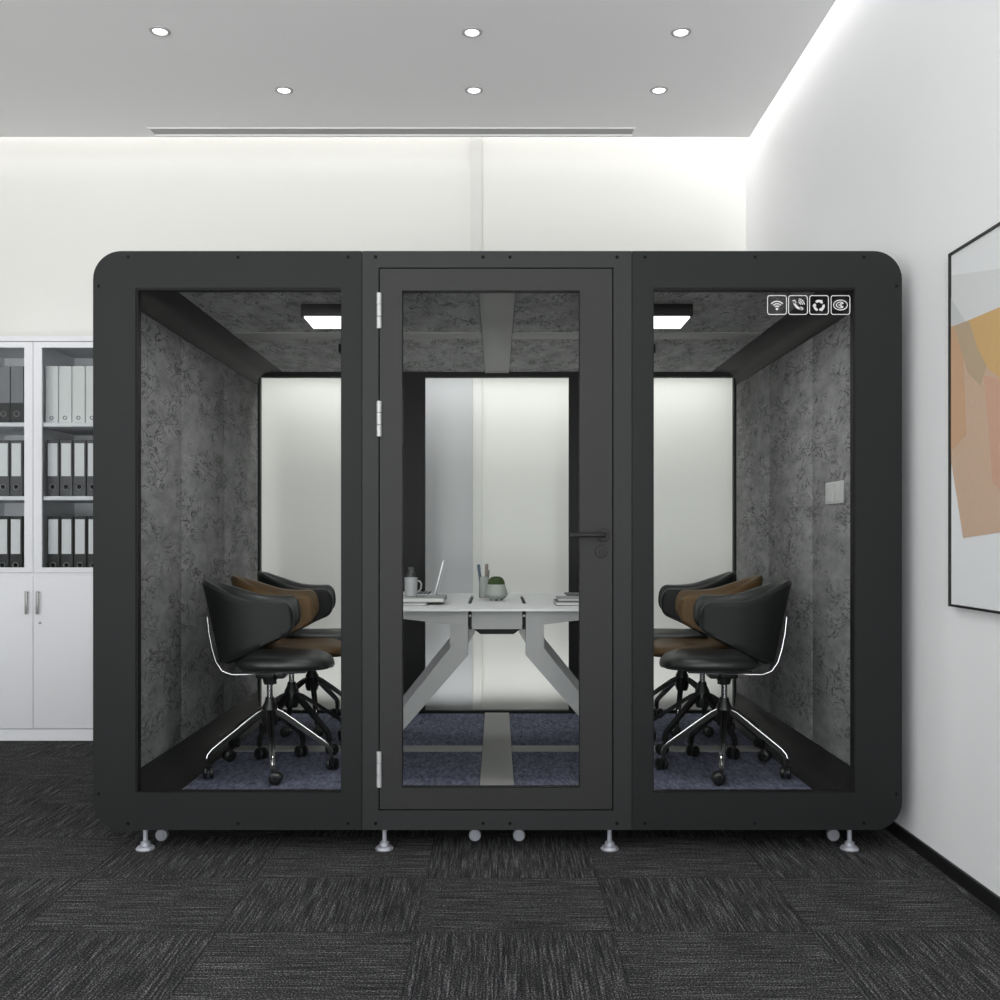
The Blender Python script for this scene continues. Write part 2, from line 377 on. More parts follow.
# box files
YFI = 5.985
rows = [(366, 419.5, 'top'), (440, 494, 'middle'), (516, 567.5, 'bottom')]
ordn = ['first', 'second', 'third', 'fourth']
def box_file(px0, px1, row, bay, idx):
    y0, y1, rn = rows[row]
    x0, zt = W(px0, y0, YFI); x1, zb = W(px1, y1, YFI)
    zb = [shelfz[0], shelfz[1], z577][row]+.001
    if row == 0 and bay == 'right': body, look = M_bl, 'light grey box file'
    elif row == 0: body, look = M_bm, 'mid grey box file'
    elif row == 1: body, look = M_bd, 'dark grey box file'
    else: body, look = M_bdd, 'black box file'
    lab = look+(', %s from the left on the %s shelf, right glass door' % (ordn[idx], rn) if bay == 'right' else (', rightmost' if idx else ', second from right')+' on the %s shelf, left glass door' % rn)
    t = thing('box_file', lab, 'box file', ((x0+x1)/2, YFI+.14, zb), 'box files in the white cabinet')
    w = (x1-x0)/2; h = zt-zb
    MB().box(-w, w, -.14, .14, 0, h, bev=.003).build('body', body, t)
    zl = .27*h
    if body is not M_bl:
        if body is M_bm: MB().box(-w+.001, w-.001, -.142, -.139, .002, .36*h).build('lower_spine', M_bdd, t)
        else: MB().box(-w+.009, w-.009, -.142, -.139, .36*h, h-.02).build('spine_label', M_bw, t)
    r = MB(); n = 20
    zc = .17*h if body is not M_bl else .1*h
    rr = .016 if body is not M_bl else .010
    r.tube([(rr*math.cos(2*PI*k/n), -.143, zc+rr*math.sin(2*PI*k/n)) for k in range(n+1)], .003, n=6, cap=False)
    ob = r.build('finger_ring', M_steel if body is not M_bl else M_cover, t)
    if body is not M_bl: MB().lathe([(0, -.1415), (rr-.002, -.1415), (rr-.002, -.139), (0, -.139)], (0, 0, zc), axis='y', n=16).build('finger_hole', M_gask, t)
for row in range(3):
    s = [45.5, 46.5, 47][row]
    for k in range(4): box_file(s+13.4*k, s+13.4*k+12.4, row, 'right', k)
    for k in range(2): box_file([-2.5, 10.8][k]-row*.6, [9.8, 23][k]-row*.6, row, 'left', k)

# ------------------------------------------------------------------ meeting pod
YF = 3.817; YK = 6.11
PO = (0, 4.96, 0)
pod = thing('office_pod', 'large anthracite soundproof meeting pod with rounded corners, glass walls and a glass door', 'office pod', PO)
def part(mb, name, m, parent=pod, **k): return mb.build(name, m, parent, origin=PO, **k)
def fp(px, py): return W(px, py, YF)
OX0, OZT = fp(93, 251); OX1, OZB = fp(902, 830)
S1, S2 = fp(362, 0)[0], fp(632, 0)[0]
IW = 1.45; FZ = EYE-1.076; CEI = EYE+.995; WT = EYE+.915; WB = EYE-.945
R_ = .108
# shell
outer = rrect(OX0, OX1, OZB, OZT, R_, 10)
inner = [(-IW-.012, WB), (-IW-.004, FZ+.04), (-1.40, FZ-.004), (-1.34, FZ-.012), (1.34, FZ-.012), (1.40, FZ-.004), (IW+.004, FZ+.04), (IW+.012, WB),
         (IW+.012, WT), (IW+.004, CEI-.03), (1.41, CEI+.004), (1.30, CEI+.012), (-1.30, CEI+.012), (-1.41, CEI+.004), (-IW-.004, CEI-.03), (-IW-.012, WT)]
part(MB().plate(outer, [inner], YF+.045, YK-.045), 'outer_shell', M_side)
# dark cove liners in the corners (separate material)
for sx in (-1, 1):
    for cv in ([(IW-.001, WT), (IW-.008, CEI-.036), (1.408, CEI-.008), (1.30, CEI-.002), (1.30, CEI+.009), (1.409, CEI+.002), (IW+.002, CEI-.032), (IW+.009, WT)],
               [(IW-.001, WB), (IW-.008, FZ+.046), (1.398, FZ+.008), (1.34, FZ+.002), (1.34, FZ-.009), (1.399, FZ-.002), (IW+.002, FZ+.042), (IW+.009, WB)]):
        part(MB().plate([(sx*u_, v_) for u_, v_ in cv], [], YF+.046, YK-.046), 'corner_liner', M_inner, smooth=50)
# front panels
def half_outer(side):
    pts = rrect(OX0, OX1, OZB, OZT, R_, 10)
    if side == 'l':
        p = [q for q in pts if q[0] < S1]; 
        return [(S1-.0012, OZT)]+p+[(S1-.0012, OZB)]
    p = [q for q in pts if q[0] > S2]
    up = [q for q in p if q[1] > 1.2]; dn = [q for q in p if q[1] < 1.2]
    return [(S2+.0012, OZB)]+dn+up+[(S2+.0012, OZT)]
screws_all = [(128, 257), (238, 257), (348, 257), (375.5, 257), (483, 257), (510, 257), (617, 257), (645, 257), (755, 257), (864, 257),
              (98.5, 286), (896.5, 286), (98.5, 794), (896.5, 794), (128, 823.5), (238, 823.5), (348, 823.5), (375.5, 823.5), (483, 823.5), (510, 823.5), (617, 823.5), (645, 823.5), (755, 823.5), (864, 823.5)]
wz1, wz0 = fp(0, 288)[1], fp(0, 793)[1]
wins = {'l': (fp(135.5, 0)[0], fp(341.5, 0)[0]), 'r': (fp(652.5, 0)[0], fp(855, 0)[0])}
gl = {}
for side in ('l', 'r'):
    x0, x1 = wins[side]
    p = part(MB().plate(half_outer(side), [rrect(x0, x1, wz0, wz1, .004, 2)], YF, YF+.045), 'front_panel', M_frame)
    tag(p, None)
    gx = MB().plate(rect(x0-.002, x1+.002, wz0-.002, wz1+.002), [rect(x0+.006, x1-.003, wz0+.003, wz1-.006)], YF+.006, YF+.044)
    part(gx, 'gasket', M_gask, p)
    gl[side] = part(MB().box(x0+.004, x1-.004, YF+.014, YF+.022, wz0+.002, wz1-.004), 'window_pane', M_glass)
    for sx, sy in screws_all:
        if (sx < 362) == (side == 'l') and not 362 < sx < 632:
            X, Z = fp(sx, sy); part(MB().lathe([(0, -.0015), (.005, -.0015), (.0065, 0), (0, 0)], (X, YF, Z), n=12, axis='y'), 'screw', M_screw, p)
# door surround
dx0, dx1 = fp(378.5, 0)[0], fp(613.5, 0)[0]; dz1, dz0 = fp(0, 267.5)[1], fp(0, 810.5)[1]
ds = part(MB().plate(rect(S1+.0012, S2-.0012, OZB, OZT), [rect(dx0, dx1, dz0, dz1)], YF, YF+.045), 'door_surround', M_surr)
part(MB().plate(rect(dx0-.001, dx1+.001, dz0-.001, dz1+.001), [rect(dx0+.02, dx1-.02, dz0+.02, dz1-.02)], YF+.040, YF+.0449), 'door_stop', M_gask, ds)
for sx, sy in screws_all:
    if 362 < sx < 632:
        X, Z = fp(sx, sy); part(MB().lathe([(0, -.0015), (.005, -.0015), (.0065, 0), (0, 0)], (X, YF, Z), n=12, axis='y'), 'screw', M_screw, ds)
gx0, gx1 = fp(402, 0)[0], fp(580, 0)[0]; gz1, gz0 = fp(0, 290.5)[1], fp(0, 788)[1]
door = part(MB().plate(rect(dx0+.005, dx1-.005, dz0+.005, dz1-.005), [rect(gx0, gx1, gz0, gz1)], YF-.001, YF+.038), 'door', M_door)
part(MB().plate(rect(gx0-.001, gx1+.001, gz0-.001, gz1+.001), [rect(gx0+.0015, gx1-.0015, gz0+.0015, gz1-.0015)], YF+.003, YF+.036), 'gasket', M_gask, door)
part(MB().box(gx0+.002, gx1-.002, YF+.014, YF+.022, gz0+.002, gz1-.002), 'door_glass', M_glass, door)
for ya, yb in ((293, 329), (401, 437), (751, 787)):
    X, Za = fp(379.3, ya); Zb = fp(0, yb)[1]; h = MB(); n = 3; dz = (Za-Zb)/n
    for k in range(n):
        h.lathe([(0, Zb+dz*k+.0008), (.0085, Zb+dz*k+.0008), (.0095, Zb+dz*k+.002), (.0095, Zb+dz*(k+1)-.002), (.0085, Zb+dz*(k+1)-.0008), (0, Zb+dz*(k+1)-.0008)], (X, YF-.006, 0), n=16)
    part(h, 'hinge', M_hinge, door)
hX, hZ = fp(603, 535)
h = MB().lathe([(0, -.010), (.024, -.010), (.026, -.007), (.026, -.001), (0, -.001)], (hX, YF, hZ), n=28, axis='y')
h.tube([(hX, YF-.008, hZ), (hX, YF-.045, hZ), (hX-.01, YF-.052, hZ), (fp(569.5, 0)[0], YF-.052, hZ)], .009, n=12)
part(h, 'door_handle', M_handle, door)
kX, kZ = fp(601, 551.5)
part(MB().lathe([(0, -.012), (.009, -.012), (.010, -.007), (.022, -.006), (.024, -.001), (0, -.001)], (kX, YF, kZ), n=24, axis='y').box(kX-.0015, kX+.0015, YF-.013, YF-.011, kZ-.006, kZ+.006), 'lock_cylinder', M_handle, door)
# icons on the right pane
icx = [777, 798, 819, 840.5]; icy = 305
IY = YF+.0135
def q(cx, px, py): X, Z = W(px+cx, py+icy, IY); return (X, IY, Z)
def arc(cx, ox, oy, rx, ry, a0, a1, th, mb, n=16, taper=False):
    pts = []
    for k in range(n+1):
        t = math.radians(a0+(a1-a0)*k/n); pts.append((ox+rx*math.cos(t), oy-ry*math.sin(t), t))
    for k in range(n):
        (x1, y1, t1), (x2, y2, t2) = pts[k], pts[k+1]
        w = th/2
        mb.poly([q(cx, x1-w*math.cos(t1), y1+w*math.sin(t1)), q(cx, x1+w*math.cos(t1), y1-w*math.sin(t1)), q(cx, x2+w*math.cos(t2), y2-w*math.sin(t2)), q(cx, x2-w*math.cos(t2), y2+w*math.sin(t2))])
def blob(cx, pts, mb): mb.poly([q(cx, x, y) for x, y in pts])
for i, cx in enumerate(icx):
    mb = MB(); H = 9.4; rr = 2.4; th = .4
    for sx, sy, a0 in ((1, -1, 0), (-1, -1, 90), (-1, 1, 180), (1, 1, 270)):
        arc(cx, sx*(H-rr), sy*(H-rr), rr, rr, a0, a0+90, th*2, mb, 6)
    e = H-rr
    for pts in ([(-e, -H-th), (e, -H-th), (e, -H+th), (-e, -H+th)], [(-e, H-th), (e, H-th), (e, H+th), (-e, H+th)],
                [(-H-th, -e), (-H+th, -e), (-H+th, e), (-H-th, e)], [(H-th, -e), (H+th, -e), (H+th, e), (H-th, e)]): blob(cx, pts, mb)
    if i == 0:
        for r in (2.9, 5.3, 7.7): arc(cx, 0, 4, r, r, 42, 138, 1.15, mb)
        blob(cx, [(1.3*math.cos(t*PI/6), 4+1.3*math.sin(t*PI/6)) for t in range(12)], mb)
    elif i == 1:
        arc(cx, 5.0, -5.0, 9.2, 9.2, 188, 262, 2.3, mb)                         # handset
        blob(cx, [(-5.6, -4.8), (-3.4, -5.4), (-1.4, -2.6), (-2.6, -1.2), (-4.9, -2.2)], mb)
        blob(cx, [(1.4, 2.6), (2.8, 1.4), (5.4, 3.2), (4.8, 5.2), (2.4, 5.2)], mb)
        arc(cx, .2, 0, 2.6, 2.6, 5, 85, .9, mb); arc(cx, .2, 0, 4.4, 4.4, 5, 85, .9, mb); arc(cx, .2, 0, 6.2, 6.2, 5, 85, .9, mb)
    elif i == 2:
        for a0 in (90, 210, 330):
            arc(cx, 0, .6, 4.6, 4.6, a0-26, a0+42, 2.4, mb)
            t = math.radians(a0-26); t2 = math.radians(a0-62)
            blob(cx, [(7.0*math.cos(t), .6-7.0*math.sin(t)), (2.4*math.cos(t), .6-2.4*math.sin(t)), (4.6*math.cos(t2), .6-4.6*math.sin(t2))], mb)
    else:
        arc(cx, 0, 0, 6.9, 4.9, 0, 360, .9, mb, 32)
        arc(cx, 0, 0, 4.2, 2.9, 55, 305, .9, mb); arc(cx, 1.8, 0, 2.6, 1.7, 60, 300, .9, mb)
        blob(cx, [(-2.5, -.4), (1.8, -.4), (1.8, .4), (-2.5, .4)], mb)
    o = part(mb, 'decal', M_icon, gl['r'], fix=False)
    o['label'] = ['white wifi symbol decal', 'white ringing phone symbol decal', 'white recycling arrows decal', 'white oval certification mark decal'][i]
# back frame
YBK = YK-.045
def bp_(px, py): return W(px, py, YBK)
bz1, bz0 = bp_(0, 377)[1], bp_(0, 710.5)[1]
holes = [(-IW+.012, -.589), (-.437, .437), (.589, IW-.012)]
part(MB().plate(outer, [rect(a_, b_, bz0, bz1) for a_, b_ in holes], YBK, YK), 'back_panel', M_inner)
for a_, b_ in holes:
    part(MB().box(a_+.001, b_-.001, YBK+.018, YBK+.026, bz0+.001, bz1-.001), 'window_pane', M_glass)
# felt side panels
ys = [YF+.047, 4.60, 5.33, YBK-.002]
for sx in (-1, 1):
    for k in range(3):
        part(MB().box(sx*IW, sx*(IW+.011), ys[k]+.004, ys[k+1]-.004, WB+.001, WT-.001, bev=.002), 'felt_panel', M_felt)
# ceiling
cy = [YF+.047, 4.885, 5.035, YBK-.002]
for sx in (-1, 1):
    part(MB().box(sx*.076, sx*1.30, cy[0], cy[1]-.001, CEI, CEI+.011), 'ceiling_felt', M_feltc)
    part(MB().box(sx*.076, sx*1.30, cy[2]+.001, cy[3], CEI, CEI+.011), 'ceiling_felt', M_feltc)
    part(MB().box(sx*.0745, sx*1.299, cy[1], cy[2], CEI-.004, CEI+.011, bev=.002), 'ceiling_strip', M_strip)
    part(MB().box(sx*.076, sx*1.338, cy[0], 4.99, FZ-.011, FZ), 'carpet', M_bcarpet)
    part(MB().box(sx*.076, sx*1.338, 5.125, cy[3], FZ-.011, FZ), 'carpet', M_bcarpet)
    part(MB().box(sx*.0745, sx*1.338, 4.991, 5.124, FZ-.011, FZ+.003, bev=.002), 'floor_strip', M_strip)
    # ceiling lamp
    lx0, lx1 = sx*.84, sx*.56
    l = part(MB().box(lx0, lx1, 4.28, 4.52, CEI-.052, CEI-.001, bev=.004), 'ceiling_lamp', M_inner)
    part(MB().box(sx*.828, sx*.572, 4.288, 4.512, CEI-.060, CEI-.0521, bev=.003), 'diffuser', M_lamp, l)
    part(MB().lathe([(0, CEI-.045), (.028, CEI-.045), (.034, CEI-.04), (.034, CEI-.001), (0, CEI-.001)], (sx*.79, 5.2, 0)), 'air_outlet', M_gask)
part(MB().box(-.0735, .0735, cy[0], cy[3], CEI-.008, CEI+.011, bev=.002), 'ceiling_strip', M_strip)
part(MB().box(-.0735, .0735, cy[0], cy[3], FZ-.011, FZ+.006, bev=.002), 'floor_strip', M_strip)
# switch on right felt wall
s = part(MB().box(IW-.009, IW-.0005, 4.17, 4.39, 1.345, 1.44, bev=.003), 'wall_switch', M_switch)
part(MB().box(IW-.012, IW-.0085, 4.19, 4.275, 1.355, 1.43, bev=.001).box(IW-.012, IW-.0085, 4.285, 4.37, 1.355, 1.43, bev=.001), 'rocker', M_switch, s)
# feet and castors
for px in (145.5, 384.5, 609.5, 849.5):
    X = (px-CX)/F*(YF+.03)
    for yy in (YF+.03, YK-.1):
        f = MB().lathe([(0, .001), (.034, .001), (.036, .006), (.030, .014), (.019, .018), (.018, .030), (.011, .034), (.009, .036), (.009, OZB+.004), (0, OZB+.004)], (X, yy, 0))
        part(f, 'levelling_foot', M_foot)
for px in (162, 475, 519, 833):
    Y = YF+.14; X = (px-CX)/F*Y
    f = MB().lathe([(0, -.012), (.021, -.012), (.024, -.009), (.024, .009), (.021, .012), (0, .012)], (X, Y, .0255), axis='y', n=24)
    cst = part(MB().box(X-.016, X+.016, Y-.018, Y+.018, OZB-.012, OZB+.002, bev=.002).box(X-.010, X+.010, Y-.017, Y-.013, .02, OZB-.01).box(X-.010, X+.010, Y+.013, Y+.017, .02, OZB-.01), 'castor', M_foot)
    part(f, 'wheel', M_foot, cst)

# ------------------------------------------------------------------ chairs
def interp(tab, s):
    for (a0, v0), (a1, v1) in zip(tab, tab[1:]):
        if s <= a1:
            u = (s-a0)/(a1-a0); u = u*u*(3-2*u) if False else u
            return [p+(q_-p)*u for p, q_ in zip(v0, v1)]
    return list(tab[-1][1])
def catmull(tab, s):
    n = len(tab)
    for i in range(n-1):
        if s <= tab[i+1][0] or i == n-2:
            t = (s-tab[i][0])/(tab[i+1][0]-tab[i][0])
            P0 = tab[max(i-1, 0)][1]; P1 = tab[i][1]; P2 = tab[i+1][1]; P3 = tab[min(i+2, n-1)][1]
            return [.5*(2*b+(c-a)*t+(2*a-5*b+4*c-d)*t*t+(3*b-a-3*c+d)*t**3) for a, b, c, d in zip(P0, P1, P2, P3)]
#          s   (x,     y,    ztop, zbot)
BACK = [(0, (-.215, 0, .868, .505)), (.2, (-.205, .085, .862, .507)), (.42, (-.150, .170, .830, .530)), (.62, (-.060, .207, .795, .572)),
        (.82, (.036, .214, .786, .618)), (1, (.132, .206, .790, .655))]
def back_bm(inner_only=False):
    mb = MB(); n = 30; loops = []; K = 8
    half = [.9*k/n for k in range(n)]+[.9+.1*math.sin(PI/2*k/10) for k in range(11)]; ss = [-v for v in half[:0:-1]]+half
    rows_ = []
    for s in ss:
        a = abs(s); x, y, zt, zb = catmull(BACK, a); y = y*(1 if s >= 0 else -1)
        e = 1e-3; p1 = catmull(BACK, max(a-e, 0)); p2 = catmull(BACK, min(a+e, 1))
        tx, ty = p2[0]-p1[0], p2[1]-p1[1]
        l = math.hypot(tx, ty) or 1; tx, ty = tx/l, ty/l
        # outward normal (away from sitter)
        nx, ny = (-ty, tx) if s >= 0 else (-ty, -tx)
        nx, ny = (-abs(ty) , (tx if s >= 0 else -tx)) if a > 1e-6 else (-1, 0)
        endk = 1.0
        if a > .90:
            u = (a-.90)/.10; endk = math.sqrt(max(0, 1-u*u))*.999+.001
        zc = (zt+zb)/2; hh = (zt-zb)/2*max(endk, .05); th = .022*max(min(1, endk*1.3), .15)
        rows_.append((x, y, nx, ny, zc, hh, th))
    # cross-section parameter around loop
    cs = []
    for k in range(K+1): cs.append((1, -1+2*k/K))         # outer face bottom->top
    cs += [(.45, 1.05)]
    for k in range(K+1): cs.append((-1, 1-2*k/K))
    cs += [(-.45, -1.05)]
    for (x, y, nx, ny, zc, hh, th) in rows_:
        ring = []
        for o_, v in cs:
            vv = v*(1-.035*(abs(o_) > .9)*(abs(v) > .95)); z = zc+hh*vv
            puff = .35*(1-min(1, abs(v))**3) if o_ < 0 else 0
            lean = -.235*(z-.52)*(1-.55*min(1, abs(y)/.21)*1.0)
            ring.append(mb.bm.verts.new((x+.014+lean+nx*th*(o_-puff if o_ < 0 else o_), y+ny*th*(o_-puff if o_ < 0 else o_), z)))
        loops.append(ring)
    m = len(cs)
    for A, B in zip(loops, loops[1:]):
        for k in range(m):
            f = mb.bm.faces.new([A[k], A[(k+1) % m], B[(k+1) % m], B[k]])
            f.material_index = 1 if k < K else 0
    mb.bm.faces.new(loops[0][::-1]); mb.bm.faces.new(loops[-1])
    return mb
def seat_bm():
    mb = MB(); nu = 40
    prof = [(0, .472), (.80, .474), (.93, .479), (.985, .492), (1.0, .508), (.985, .525), (.93, .537), (.8, .545), (.55, .549), (.3, .546), (0, .543)]
    rings = []
    for r, z in prof:
        ring = []
        for k in range(nu):
            t = 2*PI*k/nu; ct, st = math.cos(t), math.sin(t); e = .62
            x = .222*r*math.copysign(abs(st*0+ct)**e, ct); y = .222*r*math.copysign(abs(st)**e, st)
            y *= 1-.10*(x < 0)*abs(x)/.235
            zz = z-.026*max(0, (x-.10)/.135)**2*(1 if z > .5 else .2)+.01*max(0, -(x+.08)/.15)*(z > .53)
            ring.append(mb.bm.verts.new((x+.072, y, zz-.008*(z > .5))) if r > 0 else None)
        if r == 0: rings.append([mb.bm.verts.new((.072, 0, z))])
        else: rings.append(ring)
    for A, B in zip(rings, rings[1:]):
        for k in range(nu):
            k2 = (k+1) % nu
            mb.bm.faces.new([A[0], B[k2], B[k]] if len(A) == 1 else [A[k], A[k2], B[0]] if len(B) == 1 else [A[k], A[k2], B[k2], B[k]])
    return mb
TW = math.radians(7)
def make_chair(mirror, brown, label, loc, blackbase=False):
    t = thing('office_chair', label, 'chair', loc, 'swivel chairs around the table in the pod')
    lea, she = (M_brown, M_brownsh) if brown else (M_leather, M_shell)
    legm = M_bplast
    K = dict(mirror=mirror)
    seat_bm().rotz(TW).build('seat', lea, t, smooth=60, **K)
    back_bm().rotz(TW).build('backrest', [lea, she], t, smooth=75, **K)
    for sy in (-1, 1):
        y = sy*.130
        pts = [(-.262, y*.9, .715), (-.252, y, .64), (-.238, y, .57), (-.222, y, .515), (-.195, y, .475), (-.155, y, .458), (-.10, y*.98, .457), (.05, y*.95, .460), (.17, y*.9, .462)]
        MB().tube(pts, .0045, n=10).rotz(TW).build('back_tube', M_chrome, t, **K)
    MB().box(-.10, .19, -.125, .125, .463, .471, bev=.002).build('seat_plate', M_bplast, t, **K)
    mch = MB().box(-.055, .075, -.05, .05, .425, .4625, bev=.008).lathe([(0, .395), (.026, .395), (.036, .43), (0, .43)])
    mch.tube([(.03, -.05, .44), (.05, -.12, .435), (.065, -.17, .425)], .005, n=8)
    mch.build('tilt_mechanism', M_bplast, t, **K)
    MB().lathe([(0, .26), (.014, .26), (.014, .40), (0, .40)], n=16).build('gas_column', M_chrome, t, **K)
    MB().lathe([(0, .205), (.03, .205), (.038, .23), (.036, .29), (.024, .315), (.020, .335), (0, .335)], n=20).build('hub', legm, t, **K)
    for a in ((249, 321, 33, 105, 177) if blackbase else (213, 285, 357, 69, 141)):
        t_ = math.radians(a); u = Vector((math.cos(t_), math.sin(t_), 0)); w = Vector((-u.y, u.x, 0)); R = .298
        up = [(.022, .285), (.06, .268), (.12, .228), (.18, .186), (.235, .148), (.268, .124), (.287, .104), (.292, .085), (.292, .064)]
        lg = MB(); mpts = []
        for i, (r, z) in enumerate(up):
            hw = .016-.007*i/len(up); th = .022-.010*i/len(up)
            mpts.append([u*r+w*hw+Vector((0, 0, z)), u*r-w*hw+Vector((0, 0, z)), u*(r-.004)-w*hw+Vector((0, 0, z-th)) if i < 6 else u*(r-.016)-w*hw+Vector((0, 0, z-.004)), u*(r-.004)+w*hw+Vector((0, 0, z-th)) if i < 6 else u*(r-.016)+w*hw+Vector((0, 0, z-.004))])
        vs = [[lg.bm.verts.new(p) for p in row] for row in mpts]
        for A, B in zip(vs, vs[1:]):
            for k in range(4): lg.bm.faces.new([A[k], A[(k+1) % 4], B[(k+1) % 4], B[k]])
        lg.bm.faces.new(vs[0][::-1]); lg.bm.faces.new(vs[-1])
        leg = lg.build('leg', legm, t, smooth=50, **K)
        if not blackbase:
            MB().tube([tuple(u*r+Vector((0, 0, z+.001))) for r, z in up[:-1]], .0036, n=8).build('chrome_edge', M_chrome, leg, **K)
        # castor: two wheels and a hood, trailing sideways
        c0 = u*.285+Vector((0, 0, .029)); tr = (u*.25+w*.97).normalized()*.014; ax = Vector((-tr.y, tr.x, 0)).normalized()
        cst = MB(); cen = c0+tr
        for sg in (-1, 1):
            n = 18; prof = [(0, .006), (.027, .006), (.0285, .010), (.0285, .019), (.024, .023), (.012, .0235), (.010, .020), (0, .020)]
            rings = []
            e1 = Vector((ax.y, -ax.x, 0)); e2 = Vector((0, 0, 1))
            for r, h in prof:
                rings.append([cst.bm.verts.new(cen+ax*sg*h+(e1*math.cos(2*PI*k/n)+e2*math.sin(2*PI*k/n))*r) for k in range(n)] if r > 0 else [cst.bm.verts.new(cen+ax*sg*h)])
            for A, B in zip(rings, rings[1:]):
                for k in range(n):
                    k2 = (k+1) % n
                    cst.bm.faces.new([A[0], B[k2], B[k]] if len(A) == 1 else [A[k], A[k2], B[0]] if len(B) == 1 else [A[k], A[k2], B[k2], B[k]])
        cst.tube([tuple(c0+Vector((0, 0, .0))), tuple(c0+Vector((0, 0, .04)))], .005, n=8)
        cst.build('castor', M_bplast, t, smooth=40, **K)
    return t
XC = 1.045
for mirror, side, sx in ((False, 'left', -1), (True, 'right', 1)):
    for i, (Y, brown) in enumerate(((4.6, False), (5.09, True), (5.65, False))):
        lab = ['black leather swivel chair with chrome base, nearest the %s front window', 'brown leather swivel chair between the two black chairs on the %s side', 'black leather swivel chair behind the brown one on the %s side, by the rear window'][i] % side
        make_chair(mirror, brown, lab, (sx*XC, Y, FZ), blackbase=(i == 1))

# ------------------------------------------------------------------ table
TY0, TY1, TZ = 4.41, 5.645, EYE-.322
to = (0, 5.03, FZ)
tb = thing('meeting_table', 'long pale grey meeting table with splayed metal legs inside the pod', 'table', to)
def tp(mb, name, m, parent=tb, **k): return mb.build(name, m, parent, origin=to, **k)
tp(MB().plate(rect(-.64, .64, TY0, TY1), [rrect(-.140, -.122, 4.76, 5.42, .008, 4), rrect(.122, .140, 4.76, 5.42, .008, 4)], TZ-.010, TZ, axis='z'), 'tabletop', M_table)
tp(MB().box(-.142, -.120, 4.75, 5.43, TZ-.045, TZ-.0105).box(.120, .142, 4.75, 5.43, TZ-.045, TZ-.0105), 'cable_slot', M_gask)
for Yl in (4.455, 5.52):
    for sx in (-1, 1):
        f = lambda px, py: (sx*(CX-px)/F*4.455*-1*-1, EYE-(py-CY)/F*4.455)
        P = [f(402-30, 612), f(402-30, 613.5), f(450, 624.5), f(450, 648), (sx*.665, FZ+.001), (sx*.60, FZ+.001), f(468, 655.5), f(467.5, 609.5), f(450, 609.5), f(402-30, 609.5)]
        top = TZ-.0105
        x_in = (CX-468)/F*4.455; x_out = (CX-450)/F*4.455
        zk = lambda py: EYE-(py-CY)/F*4.455
        P = [(sx*x_in, top), (sx*.60, top), (sx*.60, zk(614)), (sx*x_out, zk(624.5)), (sx*x_out, zk(648)), (sx*.668, FZ+.002), (sx*.60, FZ+.002), (sx*x_in, zk(655.5))]
        tp(MB().plate(P, [], Yl, Yl+.05), 'leg', M_tleg)
zk = lambda py: EYE-(py-CY)/F*4.5
tp(MB().box(-.113, .113, 4.47, 4.49, zk(628.5), TZ-.011).box(-.113, .113, 5.53, 5.55, zk(628.5), TZ-.011), 'apron', M_tleg)
for sx in (-1, 1):
    tp(MB().box(sx*.1135, sx*.1285, 4.465, 5.55, zk(626), TZ-.025), 'side_rail', M_gask)
    tp(MB().lathe([(0, 4.450), (.006, 4.456), (.006, 4.464), (0, 4.464)], (sx*.121, 0, zk(615)), axis='y', n=12), 'bolt', M_foot)
    tp(MB().plate([(sx*.1285, zk(629)), (sx*.10, zk(629)), (sx*.10, zk(633)), (sx*.1285, zk(643))], [], 4.50, 5.5), 'bracket', M_strip)
tp(MB().plate([(-.105, zk(629)), (.105, zk(629)), (.075, zk(634)), (-.075, zk(634))], [], 4.495, 5.5), 'cable_tray', M_gask)

# things on the table
def at(px, Y): return (px-CX)/F*Y
# pen cup
X = at(484, 5.22)
pc = thing('pen_cup', 'slim grey pen cup on the table behind the potted succulent', 'pen cup', (X, 5.22, TZ))
MB().lathe([(0, 0), (.024, 0), (.027, .003), (.027, .108), (.026, .110), (.024, .108), (.024, .006), (0, .006)]).build('cup', M_pot, pc)
for nm, lab, m, dx, dy, lx, ly, ht in (('pen', 'thick blue grey pen leaning left in the pen cup', M_penb, -.008, -.006, -.020, -.004, .168), ('marker', 'broad grey brown marker standing upright in the pen cup', M_peng, .008, .006, .006, .006, .170), ('pencil', 'thin dark pencil leaning right in the pen cup', M_coverd, .012, -.008, .014, -.004, .140)):
    o = thing(nm, lab, nm, (X+dx, 5.22+dy, TZ+.0065))
    rr = {'pen': .008, 'marker': .0085, 'pencil': .0035}[nm]
    MB().tube([(0, 0, 0), (lx*.9, ly*.9, ht*.84)], rr, n=10).build('barrel', m, o)
    MB().tube([(lx*.9, ly*.9, ht*.84), (lx, ly, ht*.97), (lx*1.02, ly*1.02, ht)], [rr*1.12, rr*1.05, rr*.5], n=10).build('cap', m, o)
